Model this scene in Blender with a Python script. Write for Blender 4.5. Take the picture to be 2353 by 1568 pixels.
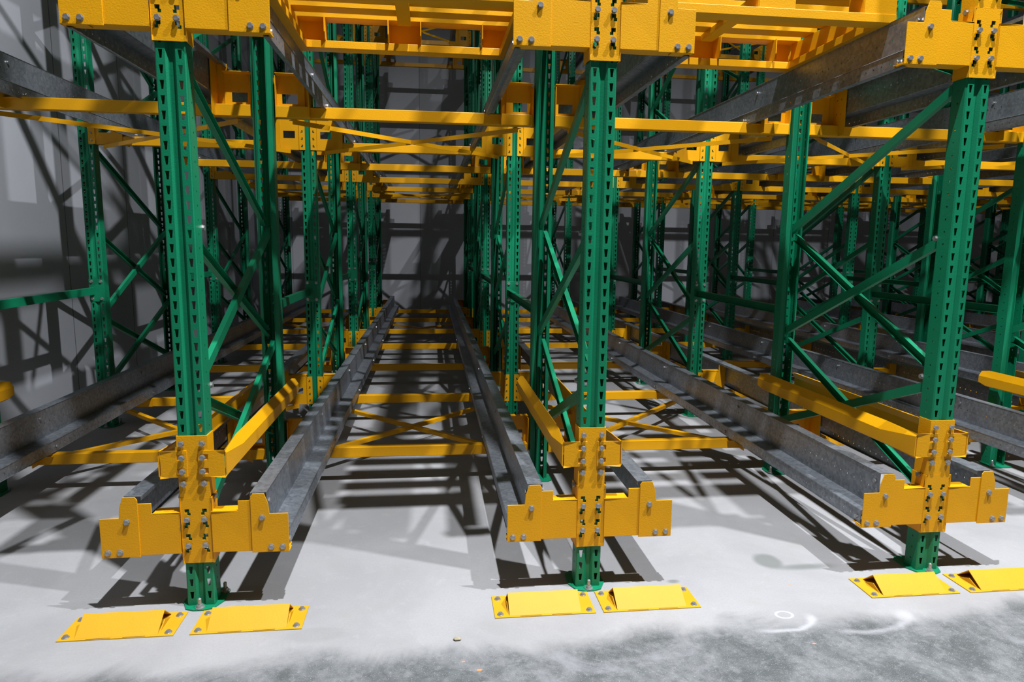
import bpy, bmesh, math, random
from mathutils import Matrix, Vector
random.seed(7)
C = bpy.context.scene.collection
for o in list(bpy.data.objects): bpy.data.objects.remove(o)

# ---------------------------------------------------------------- camera
PX, PY, PZ, YAW, PITCH, ROLL, FPX = 0.8661, -2.5172, 1.3824, 0.1211, 0.1449, 0.0128, 1556.2
f = Vector((math.sin(YAW)*math.cos(PITCH), math.cos(YAW)*math.cos(PITCH), -math.sin(PITCH)))
r = Vector((math.cos(YAW), -math.sin(YAW), 0)); u = r.cross(f)
r2 = math.cos(ROLL)*r + math.sin(ROLL)*u; u2 = -math.sin(ROLL)*r + math.cos(ROLL)*u
cam = bpy.data.cameras.new('camera'); camo = bpy.data.objects.new('camera', cam); C.objects.link(camo)
cam.sensor_width = 36; cam.sensor_fit = 'HORIZONTAL'; cam.lens = FPX/2353*36; cam.clip_start = .05
camo.matrix_world = Matrix(((r2.x, u2.x, -f.x, PX), (r2.y, u2.y, -f.y, PY), (r2.z, u2.z, -f.z, PZ), (0, 0, 0, 1)))
S = bpy.context.scene; S.camera = camo
# ---------------------------------------------------------------- light
W = bpy.data.worlds.new('world'); S.world = W; W.use_nodes = True
W.node_tree.nodes['Background'].inputs[0].default_value = (1.0, .95, .87, 1)
W.node_tree.nodes['Background'].inputs[1].default_value = .065
S.view_settings.view_transform = 'Standard'; S.view_settings.look = 'None'
S.view_settings.exposure = -0.55; S.view_settings.gamma = 1; S.view_settings.use_curve_mapping = False
def lamp(x, y, z, watt, rad=.075, col=(.93, .95, 1.0)):
    l = bpy.data.lights.new('high_bay_light', 'AREA'); l.shape = 'DISK'; l.size = rad*2; l.spread = math.radians(150); l.energy = watt; l.color = col
    o = bpy.data.objects.new('high_bay_light', l); C.objects.link(o); o.location = (x, y, z); return o
lamp(1.83, -1.65, 8.3, 1140)
lamp(5.0, -1.65, 8.3, 1030)
# ---------------------------------------------------------------- constants
L = 1.494
ROWS = [0, 1.305, 2.632, 3.95, 5.27, 6.59, 7.91, 9.23]
LEV = [0, 1.868, 4.06]
BEAM0 = .150
WALL_X, WALL_Y = -2.0, 9.95
KS = range(-1, 10)
def far_x(y): return PX + (y - PY)*math.tan(math.radians(44.6))

# ---------------------------------------------------------------- materials
def mat(name, base, rough=.5, metal=0., noise=0., nscale=8., bump=0., bscale=60., spec=.5, fn=None, coat=0):
    m = bpy.data.materials.new(name); m.use_nodes = True; nt = m.node_tree; N = nt.nodes; b = N['Principled BSDF']
    b.inputs['Base Color'].default_value = (*base, 1); b.inputs['Roughness'].default_value = rough
    b.inputs['Metallic'].default_value = metal; b.inputs['Specular IOR Level'].default_value = spec
    tc = N.new('ShaderNodeTexCoord')
    if noise:
        n = N.new('ShaderNodeTexNoise'); n.inputs['Scale'].default_value = nscale; n.inputs['Detail'].default_value = 5
        nt.links.new(tc.outputs['Object'], n.inputs['Vector'])
        r_ = N.new('ShaderNodeValToRGB'); r_.color_ramp.elements[0].position = .3; r_.color_ramp.elements[1].position = .7
        r_.color_ramp.elements[0].color = (*[c*(1-noise) for c in base], 1); r_.color_ramp.elements[1].color = (*[min(1, c*(1+noise)) for c in base], 1)
        nt.links.new(n.outputs['Fac'], r_.inputs[0]); nt.links.new(r_.outputs[0], b.inputs['Base Color'])
    if bump:
        n2 = N.new('ShaderNodeTexNoise'); n2.inputs['Scale'].default_value = bscale; n2.inputs['Detail'].default_value = 2
        nt.links.new(tc.outputs['Object'], n2.inputs['Vector'])
        bp = N.new('ShaderNodeBump'); bp.inputs['Strength'].default_value = bump; bp.inputs['Distance'].default_value = .002
        nt.links.new(n2.outputs['Fac'], bp.inputs['Height']); nt.links.new(bp.outputs[0], b.inputs['Normal'])
    if fn: fn(nt, b, tc)
    return m
GREEN = mat('green_paint', (.004, .185, .085), .38, spec=.35, noise=.08, nscale=6, bump=.25, bscale=150)
YEL = mat('yellow_paint', (.71, .335, .003), .42, spec=.3, noise=.05, nscale=5, bump=.3, bscale=170)
YEL2 = mat('bright_yellow_paint', (.56, .30, .010), .55, spec=.25, noise=.04, nscale=9, bump=.25, bscale=150)
PALY = mat('pallet_yellow_paint', (.70, .33, .003), .42, spec=.3, noise=.05, nscale=4, bump=.25, bscale=150)
BOLT = mat('zinc_bolt', (.42, .42, .42), .38, metal=.75, noise=.25, nscale=90)
STONE = mat('stone', (.33, .29, .20), .8, noise=.3, nscale=60)
def galv_fn(nt, b, tc):
    N = nt.nodes; v = N.new('ShaderNodeTexVoronoi'); v.inputs['Scale'].default_value = 70
    nt.links.new(tc.outputs['Object'], v.inputs['Vector'])
    n = N.new('ShaderNodeTexNoise'); n.inputs['Scale'].default_value = 5; n.inputs['Detail'].default_value = 6
    nt.links.new(tc.outputs['Object'], n.inputs['Vector'])
    mx = N.new('ShaderNodeMix'); mx.data_type = 'FLOAT'; mx.inputs[0].default_value = .65
    sp = N.new('ShaderNodeSeparateColor'); nt.links.new(v.outputs['Color'], sp.inputs[0])
    nt.links.new(sp.outputs[0], mx.inputs[2]); nt.links.new(n.outputs['Fac'], mx.inputs[3])
    r_ = N.new('ShaderNodeValToRGB'); r_.color_ramp.elements[0].position = .2; r_.color_ramp.elements[1].position = .8
    r_.color_ramp.elements[0].color = (.17, .19, .215, 1); r_.color_ramp.elements[1].color = (.37, .40, .44, 1)
    nt.links.new(mx.outputs[0], r_.inputs[0]); nt.links.new(r_.outputs[0], b.inputs['Base Color'])
GALV = mat('galvanised_steel', (.4, .42, .44), .42, metal=.72, fn=galv_fn)

def M_(nt, op, a, b=None, c=None):
    n = nt.nodes.new('ShaderNodeMath'); n.operation = op
    for i, v in enumerate((a, b, c)):
        if v is None: continue
        if isinstance(v, (int, float)): n.inputs[i].default_value = v
        else: nt.links.new(v, n.inputs[i])
    return n.outputs[0]
def noise_(nt, tc, sc, det=5, rough=.55, dist=0):
    n = nt.nodes.new('ShaderNodeTexNoise'); n.inputs['Scale'].default_value = sc; n.inputs['Detail'].default_value = det
    n.inputs['Roughness'].default_value = rough; n.inputs['Distortion'].default_value = dist
    nt.links.new(tc.outputs['Object'], n.inputs['Vector']); return n.outputs['Fac']
def smooth_(nt, v, lo, hi, a=0., b=1.):
    n = nt.nodes.new('ShaderNodeMapRange'); n.interpolation_type = 'SMOOTHSTEP'
    n.inputs[1].default_value = lo; n.inputs[2].default_value = hi; n.inputs[3].default_value = a; n.inputs[4].default_value = b
    nt.links.new(v, n.inputs[0]); return n.outputs[0]
def mixc(nt, fac, a, b):
    n = nt.nodes.new('ShaderNodeMix'); n.data_type = 'RGBA'
    for i, v in ((0, fac), (6, a), (7, b)):
        if isinstance(v, tuple): n.inputs[i].default_value = (*v, 1)
        elif isinstance(v, (int, float)): n.inputs[i].default_value = v
        else: nt.links.new(v, n.inputs[i])
    return n.outputs[2]
def floor_fn(nt, b, tc):
    sx = nt.nodes.new('ShaderNodeSeparateXYZ'); nt.links.new(tc.outputs['Object'], sx.inputs[0])
    X, Y = sx.outputs[0], sx.outputs[1]
    big = noise_(nt, tc, 1.6, 6, .6, .4); mid = noise_(nt, tc, 5, 7, .62); fine = noise_(nt, tc, 120, 2); speck = noise_(nt, tc, 260, 1)
    base = mixc(nt, smooth_(nt, big, .35, .7), (.275, .275, .279), (.325, .325, .33))
    base = mixc(nt, smooth_(nt, mid, .52, .75, 0, .35), base, (.275, .268, .235))
    base = mixc(nt, smooth_(nt, noise_(nt, tc, 14, 6, .7, .5), .54, .74, 0, .35), base, (.36, .365, .375))
    base = mixc(nt, smooth_(nt, fine, .4, .7, 0, .16), base, (.22, .22, .21))
    # bare, damp-looking traffic lane in front of the rack
    edge = M_(nt, 'ADD', Y, M_(nt, 'MULTIPLY', M_(nt, 'SUBTRACT', noise_(nt, tc, 2.3, 6, .6, .6), .5), .34))
    edge = M_(nt, 'ADD', edge, M_(nt, 'MULTIPLY', M_(nt, 'SUBTRACT', 1.2, X), .035))
    k = smooth_(nt, edge, -.44, -.29, 1, 0)
    lane = mixc(nt, smooth_(nt, noise_(nt, tc, 4.5, 8, .68, .5), .36, .66), (.085, .093, .094), (.175, .183, .187))
    lane = mixc(nt, smooth_(nt, noise_(nt, tc, 38, 6, .75), .42, .68, 0, .45), lane, (.055, .06, .06))
    lane = mixc(nt, smooth_(nt, noise_(nt, tc, 22, 5, .7, .3), .50, .68, 0, .35), lane, (.26, .265, .27))
    lane = mixc(nt, smooth_(nt, speck, .62, .74, 0, .55), lane, (.42, .42, .42))
    lane = mixc(nt, smooth_(nt, noise_(nt, tc, 2.0, 6, .6, 1.4), .56, .72, 0, .55), lane, (.27, .275, .29))
    col = mixc(nt, k, base, lane)
    def blob(cx, cy, rx, ry, inner, outer, nz=.25):
        dx = M_(nt, 'DIVIDE', M_(nt, 'SUBTRACT', X, cx), rx); dy = M_(nt, 'DIVIDE', M_(nt, 'SUBTRACT', Y, cy), ry)
        d = M_(nt, 'SQRT', M_(nt, 'ADD', M_(nt, 'MULTIPLY', dx, dx), M_(nt, 'MULTIPLY', dy, dy)))
        d = M_(nt, 'ADD', d, M_(nt, 'MULTIPLY', M_(nt, 'SUBTRACT', mid, .5), nz*2))
        return d, smooth_(nt, d, inner, outer, 1, 0)
    for a in ((2.345, .15, .075, .085, .55, 1.0), (2.47, .085, .17, .035, .2, 1.15), (1.86, .015, .035, .02, .3, 1.1), (.46, -.235, .12, .05, .6, 1.2)):
        d, s = blob(*a); s = M_(nt, 'MULTIPLY', s, .72 if a[0] > 1 else .2); col = mixc(nt, s, col, (.13, .14, .13))
    # chalk marks
    for cx, cy, rx, ry, w, st in ((2.19, -.272, .030, .022, .30, .6), (2.13, -.29, .15, .085, .22, .42), (2.45, -.31, .20, .10, .22, .30)):
        d, s = blob(cx, cy, rx, ry, 0, 1, .32)
        ring = smooth_(nt, M_(nt, 'ABSOLUTE', M_(nt, 'SUBTRACT', d, 1)), 0, w, 1, 0)
        if rx > .1: ring = M_(nt, 'MULTIPLY', ring, smooth_(nt, M_(nt, 'SUBTRACT', M_(nt, 'SUBTRACT', cy, Y), M_(nt, 'MULTIPLY', M_(nt, 'SUBTRACT', cx, X), .35)), .02, .08))
        col = mixc(nt, M_(nt, 'MULTIPLY', ring, st), col, (.55, .55, .57))
    for cx, cy, rr in ((.97, -.44, .006), (2.20, -.46, .008), (2.33, -.06, .006), (1.02, -.49, .01), (-.02, .0, .012), (.02, -.035, .01), (3.0, -.24, .006)):
        d, s = blob(cx, cy, rr, rr*.6, .6, 1.2); col = mixc(nt, s, col, (.75, .25, .08))
    nt.links.new(col, b.inputs['Base Color'])
    nt.links.new(smooth_(nt, mid, .3, .7, .65, .85), b.inputs['Roughness'])
    bp = nt.nodes.new('ShaderNodeBump'); bp.inputs['Strength'].default_value = .25; bp.inputs['Distance'].default_value = .002
    nt.links.new(M_(nt, 'ADD', mid, M_(nt, 'MULTIPLY', fine, .4)), bp.inputs['Height']); nt.links.new(bp.outputs[0], b.inputs['Normal'])
FLOOR = mat('concrete_floor', (.5, .5, .5), .6, fn=floor_fn, spec=.15)
WALLM = mat('insulated_wall_panel', (.45, .46, .49), .5, noise=.05, nscale=1.5, spec=.35)
SEAM = mat('panel_seam', (.16, .16, .17), .6)

# ---------------------------------------------------------------- mesh helpers
class MB:
    def __init__(s): s.v = []; s.f = []
    def face(s, pts):
        n = len(s.v); s.v += [tuple(p) for p in pts]; s.f.append(tuple(range(n, n+len(pts))))
    def box(s, x0, x1, y0, y1, z0, z1):
        n = len(s.v); s.v += [(x, y, z) for z in (z0, z1) for y in (y0, y1) for x in (x0, x1)]
        s.f += [tuple(n+i for i in q) for q in ((0, 2, 3, 1), (4, 5, 7, 6), (0, 1, 5, 4), (2, 6, 7, 3), (0, 4, 6, 2), (1, 3, 7, 5))]
        return s
    def prism(s, poly, axis, a, b):
        def P(p, t):
            return (t, p[0], p[1]) if axis == 'x' else (p[0], t, p[1]) if axis == 'y' else (p[0], p[1], t)
        n = len(s.v); m = len(poly); s.v += [P(p, a) for p in poly] + [P(p, b) for p in poly]
        s.f.append(tuple(range(n, n+m))); s.f.append(tuple(range(n+2*m-1, n+m-1, -1)))
        for i in range(m): j = (i+1) % m; s.f.append((n+j, n+i, n+m+i, n+m+j))
        return s
    def cyl(s, c, axis, rad, h, n=6, rot=0., r2=None):
        k = len(s.v); r2 = rad if r2 is None else r2
        for t, rr in ((0, rad), (h, r2)):
            for i in range(n):
                a = rot+2*math.pi*i/n; p, q = rr*math.cos(a), rr*math.sin(a)
                s.v.append({'x': (c[0]+t, c[1]+p, c[2]+q), 'y': (c[0]+p, c[1]+t, c[2]+q), 'z': (c[0]+p, c[1]+q, c[2]+t)}[axis])
        s.f.append(tuple(range(k, k+n))); s.f.append(tuple(range(k+2*n-1, k+n-1, -1)))
        for i in range(n): j = (i+1) % n; s.f.append((k+j, k+i, k+n+i, k+n+j))
        return s
    def mesh(s, name, bevel=0, solid=0, merge=True, even=True):
        bm = bmesh.new(); vs = [bm.verts.new(v) for v in s.v]
        for q in s.f:
            try: bm.faces.new([vs[i] for i in q])
            except ValueError: pass
        if merge: bmesh.ops.remove_doubles(bm, verts=bm.verts, dist=1e-5)
        if solid:
            bmesh.ops.recalc_face_normals(bm, faces=bm.faces)
            bmesh.ops.solidify(bm, geom=bm.faces[:], thickness=solid)
        bmesh.ops.recalc_face_normals(bm, faces=bm.faces)
        if bevel:
            es = [e for e in bm.edges if len(e.link_faces) == 2 and e.calc_face_angle(0) > .6]
            bmesh.ops.bevel(bm, geom=es, offset=bevel, segments=2, profile=.5, affect='EDGES', clamp_overlap=True)
        me = bpy.data.meshes.new(name); bm.to_mesh(me); bm.free(); return me

def strip(mb, segs, n, pitch, t0, place):
    """extrude a developed section along its length, with real punched holes.
    segs: (p0, p1, hole) ; hole None or list of (u0,u1 at start, u0,u1 at end, s0, s1) in metres along segment / module"""
    for p0, p1, hole in segs:
        ln = math.dist(p0, p1)
        def P(uu, t): k = uu/ln; return place(p0[0]+(p1[0]-p0[0])*k, p0[1]+(p1[1]-p0[1])*k, t)
        if hole is None:
            mb.face([P(0, t0), P(ln, t0), P(ln, t0+n*pitch), P(0, t0+n*pitch)]); continue
        a0, a1, b0, b1, s0, s1 = hole
        for i in range(n):
            t = t0+i*pitch; A, B, D, E = P(0, t), P(ln, t), P(ln, t+pitch), P(0, t+pitch)
            a, b, d, e = P(a0, t+s0), P(a1, t+s0), P(b1, t+s1), P(b0, t+s1)
            mb.face([A, B, b, a]); mb.face([B, D, d, b]); mb.face([D, E, e, d]); mb.face([E, A, a, e])

def gridplate(mb, rects, holes, y, place=None):
    """plate in the XZ plane: union of rects minus holes"""
    xs = sorted({round(v, 5) for q in rects+holes for v in q[:2]}); zs = sorted({round(v, 5) for q in rects+holes for v in q[2:]})
    for i in range(len(xs)-1):
        for j in range(len(zs)-1):
            cx, cz = (xs[i]+xs[i+1])/2, (zs[j]+zs[j+1])/2
            ins = lambda q: q[0] < cx < q[1] and q[2] < cz < q[3]
            if any(ins(q) for q in rects) and not any(ins(q) for q in holes):
                pts = [(xs[i], y, zs[j]), (xs[i+1], y, zs[j]), (xs[i+1], y, zs[j+1]), (xs[i], y, zs[j+1])]
                mb.face([place(*q) for q in pts] if place else pts)

# ---------------------------------------------------------------- object helpers
def thing(name, loc, label, cat, group=None, rz=0):
    o = bpy.data.objects.new(name, None); C.objects.link(o); o.location = loc; o.rotation_euler = (0, 0, rz)
    o.empty_display_size = .1; o['label'] = label; o['category'] = cat
    if group: o['group'] = group
    return o
def part(name, me, m, parent, loc=(0, 0, 0), rot=(0, 0, 0), label=None):
    if not me.materials: me.materials.append(m)
    o = bpy.data.objects.new(name, me); C.objects.link(o); o.parent = parent; o.location = loc; o.rotation_euler = rot
    if label: o['label'] = label
    return o
def single(name, me, m, loc, label, cat, group=None, rot=(0, 0, 0)):
    o = part(name, me, m, None, loc, rot, label); o['category'] = cat
    if group: o['group'] = group
    return o
def structure(name, me, m):
    o = part(name, me, m, None); o['kind'] = 'structure'; return o

# ---------------------------------------------------------------- setting
mb = MB(); mb.box(WALL_X-.12, 17, -6.5, WALL_Y+.12, -.15, 0); structure('floor', mb.mesh('floor'), FLOOR)
mb = MB(); mb.box(WALL_X-.12, WALL_X, -1.2, WALL_Y+.12, 0, 10); wl = structure('wall_left', mb.mesh('wall_left'), WALLM)
mb = MB(); mb.box(WALL_X, 17, WALL_Y, WALL_Y+.12, 0, 10); wb = structure('wall_back', mb.mesh('wall_back'), WALLM)
mb = MB()
for i in range(10): mb.box(WALL_X, WALL_X+.002, -.05+i*1.12, -.044+i*1.12, 0, 10)
structure('trim_1', mb.mesh('wall_seams_left'), SEAM)
mb = MB()
for i in range(16): mb.box(WALL_X+.45+i*1.12, WALL_X+.456+i*1.12, WALL_Y-.002, WALL_Y, 0, 10)
structure('trim_2', mb.mesh('wall_seams_back'), SEAM)

# ---------------------------------------------------------------- upright frames
TEAR = (.0145-.0038, .0145+.0038, .0145-.0072, .0145+.0072, .0105, .0395)
def dot(c, q=.0035): return (c-q, c+q, c-q, c+q, .0215, .0285)
sec = [((-.030, .098), (-.030, .084), None), ((-.030, .084), (-.050, .072), None), ((-.050, .072), (-.050, .004), dot(.034)), ((-.050, .004), (-.046, 0), None),
       ((-.046, 0), (-.017, 0), TEAR), ((-.017, 0), (-.007, .011), None), ((-.007, .011), (.007, .011), None), ((.007, .011), (.017, 0), None),
       ((.017, 0), (.046, 0), TEAR), ((.046, 0), (.050, .004), None), ((.050, .004), (.050, .072), dot(.034)), ((.050, .072), (.030, .084), None), ((.030, .084), (.030, .098), None)]
NMOD = 122; Z0 = .0463-.025
mb = MB(); strip(mb, sec, NMOD, .05, Z0, lambda x, y, t: (x, y, t))
strip(mb, [(a, b, None) for a, b, c in sec], 1, Z0-.006, .006, lambda x, y, t: (x, y, t))
post_me = mb.mesh('post', solid=.0022)
poly = [(-.075, .03), (-.05, -.022), (-.02, -.034), (.02, -.034), (.05, -.022), (.075, .03), (.075, .11), (.05, .135), (-.05, .135), (-.075, .11)]
mb = MB(); mb.prism(poly, 'z', 0, .006); plate_me = mb.mesh('base_plate', bevel=.001)
mb = MB(); mb.cyl((0, 0, 0), 'z', .017, .003, 16); mb.cyl((0, 0, .003), 'z', .0115, .010, 6); mb.cyl((0, 0, .013), 'z', .0065, .022, 12); mb.cyl((0, 0, .035), 'z', .0055, .003, 12, r2=.003)
anchor_me = mb.mesh('anchor_bolt')
def channel(ln, w=.040, d=.022, t=.002):
    """C channel along +x, web facing -y"""
    m_ = MB(); pts = [(w/2, d), (w/2, 0), (-w/2, 0), (-w/2, d)]
    for a, b in zip(pts, pts[1:]): m_.face([(0, a[1], a[0]), (0, b[1], b[0]), (ln, b[1], b[0]), (ln, a[1], a[0])])
    return m_
brace_cache = {}
def brace_mesh(ln):
    k = round(ln, 3)
    if k not in brace_cache: brace_cache[k] = channel(ln).mesh('brace', solid=.002)
    return brace_cache[k]
mb = MB(); mb.cyl((0, 0, 0), 'x', .010, .007, 6); mb.cyl((-.002, 0, 0), 'x', .012, .002, 14); side_bolt = mb.mesh('bolt')
def ordinal(n): return ['first', 'second', 'third', 'fourth', 'fifth', 'sixth', 'seventh', 'eighth', 'ninth', 'tenth', 'eleventh', 'twelfth'][n]
def col_name(k):
    return {-1: 'line beside the left wall', 0: 'left front post line', 1: 'middle front post line', 2: 'right front post line'}.get(k, '%s line right of the right post' % ordinal(k-3))
def row_name(i): return {0: 'front', 7: 'rearmost'}.get(i, ordinal(i))
def lane_name(k):
    return {-1: 'leftmost lane by the wall', 0: 'lane left of middle post', 1: 'lane right of middle post'}.get(k, '%s lane right of the right post' % ordinal(k-2))
FRAME_BR = [(1, 0, .325, .80), (0, 1, .335, .82), (1, 0, .875, 1.415), (0, 1, .86, 1.43), (1, 0, 2.03, 1.47), (0, 1, 2.07, 2.62), (1, 0, 3.24, 2.66), (0, 1, 3.28, 3.83), (1, 0, 4.45, 3.87), (0, 1, 4.49, 5.04), (1, 0, 5.66, 5.08)]
for k in KS:
    for fi in range(4):
        ya, yb = ROWS[2*fi], ROWS[2*fi+1]+.05
        if k*L > far_x(yb)+1.2: continue
        t = thing('upright_frame', (k*L, ya, 0), 'green upright frame, %s, %s' % (['frontmost', 'second from the front', 'third from the front', 'rearmost'][fi], col_name(k)),
                  'rack frame', 'green upright frames')
        D = yb-ya
        part('post', post_me, GREEN, t); part('post', post_me, GREEN, t, (0, D, 0), (0, 0, math.pi))
        for yy, rz, bolts in ((0, 0, ((0, -.018), (.058, .10))), (D, math.pi, ((0, -.018), (.058, .10)))):
            b = part('base_plate', plate_me, GREEN, t, (0, yy, 0), (0, 0, rz))
            for q in bolts: part('anchor_bolt', anchor_me, BOLT, b, (q[0], q[1], .006), label='zinc anchor bolt')
        y0, y1 = .075, D-.075
        for dirn, side, za, zb in FRAME_BR:   # za at the near post, zb at the far post
            if dirn == 1: z_f, z_r = max(za, zb), min(za, zb)
            else: z_f, z_r = min(za, zb), max(za, zb)
            if za == 2.03: z_f, z_r = 2.03, 1.47
            ln = math.hypot(y1-y0, z_r-z_f); ang = math.atan2(z_r-z_f, y1-y0)
            # local x -> (0, cos, sin)
            R3 = Matrix(((0, -1 if side else 1, 0), (math.cos(ang), 0, -math.sin(ang) if not side else math.sin(ang)), (math.sin(ang), 0, math.cos(ang) if not side else -math.cos(ang))))
            R3 = Matrix((Vector((0, math.cos(ang), math.sin(ang))), Vector((1 if not side else -1, 0, 0)), Vector((0, math.cos(ang), math.sin(ang))).cross(Vector((1 if not side else -1, 0, 0)))))
            R3.transpose()
            o = part('brace', brace_mesh(ln), GREEN, t); o.rotation_euler = R3.to_euler()
            o.location = (-.024 if not side else .024, y0, z_f)
        if fi == 0:
            for z in (.335, .84, 1.42, 2.04):
                part('bolt', side_bolt, BOLT, t, (.0505, .082, z), label='zinc bolt'); part('bolt', side_bolt, BOLT, t, (-.0505, .082, z), (0, 0, math.pi), label='zinc bolt')

# ---------------------------------------------------------------- spacers between frames
mb = MB(); mb.box(-.05, .05, -.003, 0, -.075, .085); sp_plate = mb.mesh('end_plate', bevel=.001)
mb = MB(); mb.cyl((0, 0, 0), 'y', .0092, .007, 6); mb.cyl((0, .007, 0), 'y', .0112, .002, 16); bolt_me = mb.mesh('bolt')   # head towards -y
for k in KS:
    for fi in range(3):
        ya, yb = ROWS[2*fi+1]+.05, ROWS[2*fi+2]
        if k*L > far_x(yb)+.5: continue
        t = thing('row_spacer', (k*L, ya, 1.0), 'green row spacer between %s and %s frames, %s' % (ordinal(fi), ordinal(fi+1), col_name(k)), 'spacer', 'green row spacers')
        ln = yb-ya
        part('bar', channel(ln-.006, .05, .03).mesh('spacer_bar', solid=.002), GREEN, t, (-.015, .003, 0), (0, 0, math.pi/2))
        part('end_plate', sp_plate, GREEN, t, (0, ln, 0)); part('end_plate', sp_plate, GREEN, t, (0, .003, 0))
        for x in (-.0315, .0315):
            for z in (-.055, .068): part('bolt', bolt_me, BOLT, t, (x, ln-.012, z), label='zinc bolt')

# ---------------------------------------------------------------- cross beams with end brackets
mb = MB(); mb.box(.062, L-.062, 0, .05, 0, .06); tube_me = mb.mesh('beam_tube', bevel=.003)
holes = []
for j in range(4):
    z = .028+j*.05; holes += [(.034, .042, z-.009, z+.009), (.042, .047, z-.009, z-.001)]
def conn(sgn):
    m_ = MB(); pl = lambda x, y, z: (sgn*x, y, z)
    gridplate(m_, [(.019, .062, 0, .212)], holes, -.005, pl)
    m_.face([pl(.062, -.005, 0), pl(.062, .055, 0), pl(.062, .055, .212), pl(.062, -.005, .212)])
    return m_.mesh('connector_plate', solid=.004)
def brk(sgn):
    m_ = MB(); pl = lambda x, y, z: (sgn*x, y, z)
    gridplate(m_, [(.062, .205, 0, .225)], [(.088, .168, .080, .130)], -.002, pl)
    m_.face([pl(.062, -.002, .225), pl(.205, -.002, .225), pl(.205, .048, .225), pl(.062, .048, .225)])
    return m_.mesh('end_bracket', solid=.003)
def sad(sgn):
    m_ = MB(); pl = lambda x, y, z: (sgn*x, y, z)
    gridplate(m_, [(.19, .243, .0, .272)], [], -.006, pl)
    gridplate(m_, [(-.006, .11, .0, .272)], [(.02, .028, .12, .128), (.02, .028, .20, .208), (.06, .068, .12, .128), (.06, .068, .20, .208)], 0, lambda y, _, z: (sgn*.243, y, z))
    m_.face([pl(.243, -.006, 0), pl(.325, -.006, 0), pl(.325, -.006, .052), pl(.243, -.006, .052)])
    m_.face([pl(.243, -.006, .052), pl(.325, -.006, .052), pl(.325, .07, .052), pl(.243, .07, .052)])
    return m_.mesh('rail_saddle', solid=.003)
CN = {1: conn(1), -1: conn(-1)}; BK = {1: brk(1), -1: brk(-1)}; SD = {1: sad(1), -1: sad(-1)}
LEVN = ['lower level', 'middle level', 'top level']
for li, lz in enumerate(LEV):
    for k in KS[:-1]:
        for i in range(1, 8):
            if k*L > far_x(ROWS[i])+1.0: continue
            odd = i % 2
            t = thing('cross_beam', (k*L, ROWS[i], BEAM0+lz), 'yellow cross beam, %s, %s row, %s' % (LEVN[li], row_name(i), lane_name(k)), 'beam', 'yellow cross beams')
            part('tube', tube_me, YEL, t)
            for x, s in ((0, 1), (L, -1)):
                ms = -s if odd else s
                loc = (x, .055 if odd else 0, 0); rot = (0, 0, math.pi if odd else 0)
                part('connector_plate', CN[ms], YEL, t, loc, rot)
                part('end_bracket', BK[ms], YEL, t, loc, rot); part('rail_saddle', SD[ms], YEL, t, loc, rot)

# ---------------------------------------------------------------- plan bracing
def diag(x0, y0, x1, y1, z, lab):
    ln = math.dist((x0, y0), (x1, y1)); m_ = MB()
    m_.box(0, ln, -.016, .016, 0, .003); m_.box(0, ln, -.016, -.013, -.022, 0); m_.cyl((.03, 0, .003), 'z', .009, .006, 6); m_.cyl((ln-.03, 0, .003), 'z', .009, .006, 6)
    return single('plan_brace', m_.mesh('plan_brace'), YEL, (x0, y0, z), lab, 'brace', 'yellow flat diagonal braces', (0, 0, math.atan2(y1-y0, x1-x0)))
for li, lz in enumerate(LEV[:2]+LEV[2:]):
    for k in KS[:-1]:
        for i in (1, 5):
            if k*L > far_x(ROWS[i+1])+.2: continue
            ya, yb = ROWS[i]+.055, ROWS[i+1]; xa, xb = k*L+.13, k*L+L-.13
            w = 'front' if i == 1 else 'rear'
            diag(xa, ya, xb, yb, BEAM0+lz-.004, 'yellow right leaning plan brace, %s, %s pair, %s' % (LEVN[li], w, lane_name(k)))
            diag(xa, yb, xb, ya, BEAM0+lz-.008, 'yellow left leaning plan brace, %s, %s pair, %s' % (LEVN[li], w, lane_name(k)))

# ---------------------------------------------------------------- rails
RL = 9.33; NR = int(RL/.05)
def rail(s):
    h = lambda c: (c-.0035, c+.0035, c-.0035, c+.0035, .0215, .0285)
    seg = [((.192, .416), (.192, .431), None), ((.192, .431), (.250, .431), None), ((.250, .431), (.250, .28), h(.075)), ((.250, .28), (.322, .274), None), ((.322, .274), (.322, .212), h(.035)), ((.322, .212), (.304, .212), None)]
    m_ = MB(); strip(m_, [((s*a[0], a[1]), (s*b[0], b[1]), c) for a, b, c in seg], NR, .05, 0, lambda x, z, t: (x, t, z))
    return m_.mesh('rail_profile', solid=.0025)
RM = {1: rail(1), -1: rail(-1)}
mb = MB(); mb.cyl((0, 0, 0), 'x', .009, .006, 6); rb = mb.mesh('bolt')
for li, lz in enumerate(LEV):
    for k in KS:
        for s in (-1, 1):
            if (k == -1 and s == -1) or (k == KS[-1] and s == 1): continue
            side = 'left' if s == -1 else 'right'
            lane = k if s == 1 else k-1
            t = thing('pallet_rail', (k*L, .006, lz+(.010, -.012, 0)[li]), 'galvanised pallet rail, %s, %s side, %s' % (LEVN[li], 'left' if s == 1 else 'right', lane_name(lane)), 'rail', 'galvanised pallet rails')
            part('profile', RM[s], GALV, t)
            for y in (.03, ROWS[1]+.03, ROWS[2]+.03, ROWS[3]+.03, ROWS[4]+.03):
                part('bolt', rb, BOLT, t, (s*.2515, y, .39), (0, 0, 0 if s == 1 else math.pi)); part('bolt', rb, BOLT, t, (s*.3235, y, .235), (0, 0, 0 if s == 1 else math.pi))

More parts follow.
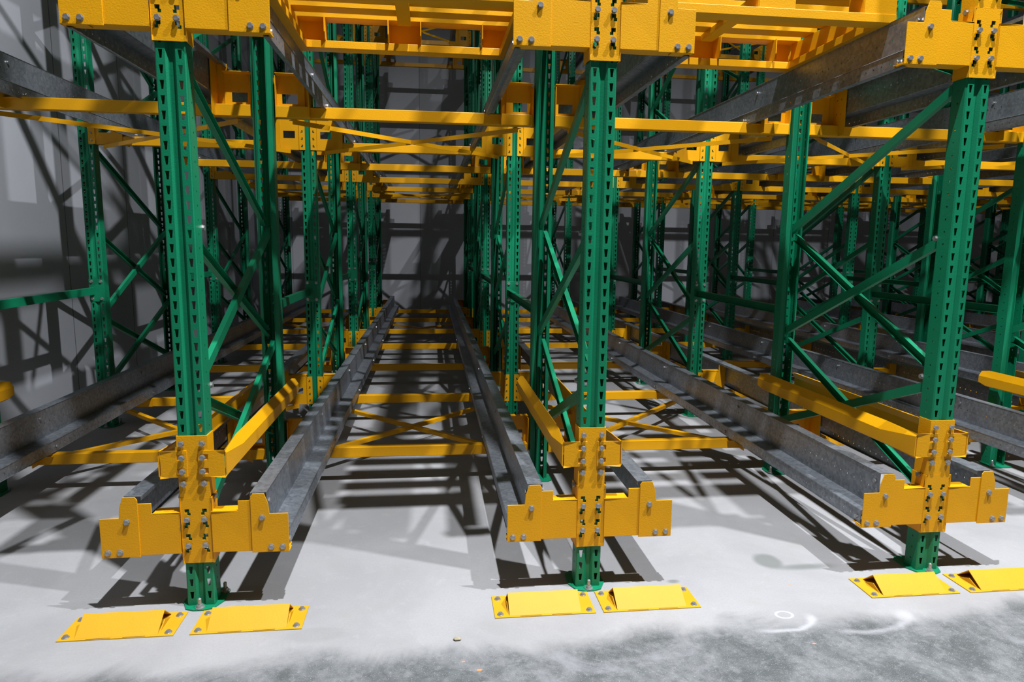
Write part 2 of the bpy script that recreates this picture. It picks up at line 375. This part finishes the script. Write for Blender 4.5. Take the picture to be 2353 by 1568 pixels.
# ---------------------------------------------------------------- front brackets
def hook(x, z, s):
    return [(x-.0085, x+.0085, z-.001, z+.013), (min(x, x+s*.0125), max(x, x+s*.0125), z-.012, z-.001)]
hl = []
for z, s in ((.363, 1), (.314, -1), (.266, 1), (.217, -1)):
    hl += hook(-.031, z, s) + hook(.031, z, -s)
mb = MB(); gridplate(mb, [(-.056, .056, .165, .420)], hl, -.006)
for s in (-1, 1): mb.face([(s*.056, -.006, .165), (s*.056, .068, .165), (s*.056, .068, .420), (s*.056, -.006, .420)])
collar_me = mb.mesh('collar', solid=.004, bevel=0)
def arm(s):
    m_ = MB(); P = [(.056, .206), (.215, .206), (.215, .405), (.152, .405), (.152, .366), (.056, .366)]
    m_.prism([(s*a, b) for a, b in P], 'y', -.012, -.008)
    m_.box(*sorted((s*.056, s*.150)), -.012, .045, .362, .366); m_.box(*sorted((s*.056, s*.33)), -.008, .05, .206, .210)
    return m_.mesh('arm', bevel=.0012)
def endp(s):
    m_ = MB(); P = [(.198, .201), (.333, .201), (.333, .353), (.265, .353), (.262, .392), (.248, .432), (.206, .432), (.198, .42)]
    m_.prism([(s*a, b) for a, b in P], 'y', -.0165, -.0125)
    m_.box(*sorted((s*.25, s*.333)), -.0125, .03, .201, .205)
    return m_.mesh('end_plate', bevel=.0012)
AR = {s: arm(s) for s in (-1, 1)}; EP = {s: endp(s) for s in (-1, 1)}
mb = MB(); gridplate(mb, [(-.054, .054, .421, .655)], [], -.005)
for s in (-1, 1): mb.face([(s*.054, -.005, .421), (s*.054, .066, .421), (s*.054, .066, .655), (s*.054, -.005, .655)])
sleeve_me = mb.mesh('sleeve', solid=.004)
def guide(s):
    m_ = MB()
    sec_ = [(.112, .500), (.122, .507), (.122, .560), (.096, .600)]
    y0, y1 = -.009, ROWS[1]+.06
    def pt(p, y): return (s*p[0], y, p[1])
    # taper at the front: the slanted top flange folds flat into the front tab
    fr = [(.112, .500), (.120, .505), (.120, .590), (.112, .600)]
    for a, b in zip(range(3), range(1, 4)):
        m_.face([pt(fr[a], y0), pt(fr[b], y0), pt(sec_[b], y0+.22), pt(sec_[a], y0+.22)])
        m_.face([pt(sec_[a], y0+.22), pt(sec_[b], y0+.22), pt(sec_[b], y1-.05), pt(sec_[a], y1-.05)])
    e = [(.112, .515), (.122, .52), (.122, .560), (.104, .590)]
    for a, b in zip(range(3), range(1, 4)): m_.face([pt(sec_[a], y1-.05), pt(sec_[b], y1-.05), pt(e[b], y1), pt(e[a], y1)])
    # front tab with two slotted bolt holes
    hx = .036
    hs = [(hx-.006, hx+.019, .575-.011, .575+.011), (hx-.006, hx+.019, .523-.011, .523+.011)]
    gridplate(m_, [(.020, .112, .500, .600)], hs, y0, lambda x, y, z: (s*x, y, z))
    return m_.mesh('guide_rail', solid=.004)
GM = {s: guide(s) for s in (-1, 1)}
FP = {-1: 'post just outside the left edge', 0: 'left front post', 1: 'middle front post', 2: 'right front post', 3: 'post just outside the right edge'}
for k in FP:
    nm = FP[k]
    for li in (0, 1):
        lz = LEV[li]+(.014, .003)[li]; hgt = ('low', 'high')[li]
        t = thing('rail_bracket', (k*L, 0, lz), 'yellow T shaped rail bracket bolted %s on the %s' % (hgt, nm), 'bracket', 'yellow front rail brackets')
        part('collar', collar_me, YEL, t)
        for s in (-1, 1):
            part('arm', AR[s], YEL, t); part('end_plate', EP[s], YEL, t)
            for x, z in ((.238, .339), (.268, .222), (.310, .222)): part('bolt', bolt_me, BOLT, t, (s*x, -.0255, z), label='zinc hex bolt')
            for z in (.337, .236): part('bolt', bolt_me, BOLT, t, (s*.030, -.0195, z), label='zinc hex bolt')
            part('bolt', side_bolt, BOLT, t, (s*.0605, .03, .412), (0, 0, 0 if s == 1 else math.pi), label='zinc hex bolt')
        t = thing('post_sleeve', (k*L, 0, lz), 'yellow bolted sleeve around the %s above its %s bracket' % (nm, hgt), 'sleeve', 'yellow post sleeves')
        part('sleeve', sleeve_me, YEL, t)
        for s in (-1, 1):
            for z in (.627, .475) + (() if li == 0 else (.575, .523)): part('bolt', bolt_me, BOLT, t, (s*.036, -.0185, z), label='zinc hex bolt')
        if li: continue
        for s in (-1, 1):
            t = thing('guide_rail', (k*L, 0, .014), 'yellow folded guide rail along the %s side of the %s' % ('left' if s == -1 else 'right', nm), 'guide rail', 'yellow entry guide rails')
            part('rail', GM[s], YEL, t)
            for z in (.575, .523): part('bolt', bolt_me, BOLT, t, (s*.036, -.0225, z), label='zinc hex bolt')

# ---------------------------------------------------------------- floor stops
mb = MB(); mb.box(0, .383, -.206, -.050, 0, .004); fs_base = mb.mesh('base_plate', bevel=.0008)
mb = MB(); x0, x1 = .055, .328; t_ = .003
yf, yr, yb, hz = -.198, -.122, -.062, .055
mb.prism([(yf, .004), (yr, hz), (yb, .004), (yb-.004, .004), (yr, hz-.005), (yf+.005, .004)], 'x', x0, x1)
for a, b in ((.045, .125), (.160, .245)): pass
fs_ridge = mb.mesh('ridge', bevel=.0008)
mb = MB()
for a in (x0-.018, x1): mb.prism([(yf+.02, .004), (yr-.01, .024), (yb-.02, .004)], 'x', a+(0 if a > .1 else .014), a+(.004 if a > .1 else .018))
fs_tab = mb.mesh('side_fold')
mb = MB(); mb.cyl((0, 0, 0), 'z', .0125, .002, 18); mb.cyl((0, 0, .002), 'z', .010, .006, 14, r2=.008); fs_bolt = mb.mesh('bolt')
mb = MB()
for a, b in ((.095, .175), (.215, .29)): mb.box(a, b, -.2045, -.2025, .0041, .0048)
slot_shade_me = mb.mesh('slot_shade')
SLOT_SHADE = mat('slot_shade_paint', (.10, .06, .02), .8)  # dark strips on the plate, painting in the shade of its thin slits
stops = [(-.418, 'yellow floor wedge plate, left of the pair below the left front post'), (.020, 'yellow floor wedge plate, right of the pair below the left front post'),
         (L-.395, 'yellow floor wedge plate, left of the pair below the middle front post'), (L+.018, 'yellow floor wedge plate, right of the pair below the middle front post'),
         (2*L-.385, 'yellow floor wedge plate, left of the pair below the right front post'), (2*L+.045, 'yellow floor wedge plate cut off by the right edge of the photo')]
for x, lab in stops:
    t = thing('floor_wedge', (x, .012, 0), lab, 'floor stop', 'yellow floor wedge plates')
    part('base_plate', fs_base, YEL2, t); part('ridge', fs_ridge, YEL2, t); part('side_fold', fs_tab, YEL2, t)
    part('slot_shade', slot_shade_me, SLOT_SHADE, t)
    for px_, py_ in ((.022, -.075), (.022, -.186), (.361, -.075), (.361, -.186)): part('bolt', fs_bolt, BOLT, t, (px_, py_, .004), label='zinc bolt')

# ---------------------------------------------------------------- steel pallets
def pallet(x0, y0, lab):
    zb = .4315+LEV[1]-.012; w = 1.03; d = .83
    t = thing('steel_pallet', (x0, y0, zb), lab, 'pallet', 'yellow steel pallets')
    def bx(name, *a, bev=.002): m_ = MB(); m_.box(*a); return part(name, m_.mesh(name, bevel=bev), PALY, t)
    for a in (0, w-.055): bx('side_runner', a, a+.055, 0, d, 0, .035)
    for a in (.012, w-.016): bx('side_plate', a, a+.004, .02, d-.02, .035, .135)
    for b in (0, d-.075): bx('bottom_runner', .055, w-.055, b, b+.075, 0, .035)
    for b in (.005, d-.009):
        for a, c in ((0, .14), (w/2-.075, w/2+.075), (w-.14, w)): bx('block_plate', a, c, b, b+.004, .035, .135, bev=0)
    for a in (.14, w/2-.079, w/2+.075, w-.144):
        for b in (.009, d-.109): bx('block_side', a, a+.004, b, b+.10, .035, .135, bev=0)
    bx('centre_stringer', w/2-.03, w/2+.03, .11, d-.11, .105, .135)
    for j in range(6): b = j*(d-.085)/5; bx('deck_slat', 0, w, b, b+.085, .135, .160)
    return t
pallet(.235, .205, 'yellow steel pallet on the middle rails left of the middle front post')
pallet(L+.240, .205, 'yellow steel pallet on the middle rails right of the middle front post')

# ---------------------------------------------------------------- pebble
bm = bmesh.new(); bmesh.ops.create_icosphere(bm, subdivisions=3, radius=1)
for v in bm.verts:
    n = .12*math.sin(v.co.x*5+1)*math.cos(v.co.y*4); v.co = Vector((v.co.x*(.014+n*.01), v.co.y*(.009+n*.01), v.co.z*.0055+.005))
me = bpy.data.meshes.new('pebble'); bm.to_mesh(me); bm.free()
single('pebble', me, STONE, (.955, -.315, 0), 'small beige stone chip lying on the floor at the edge of the dark lane', 'stone')
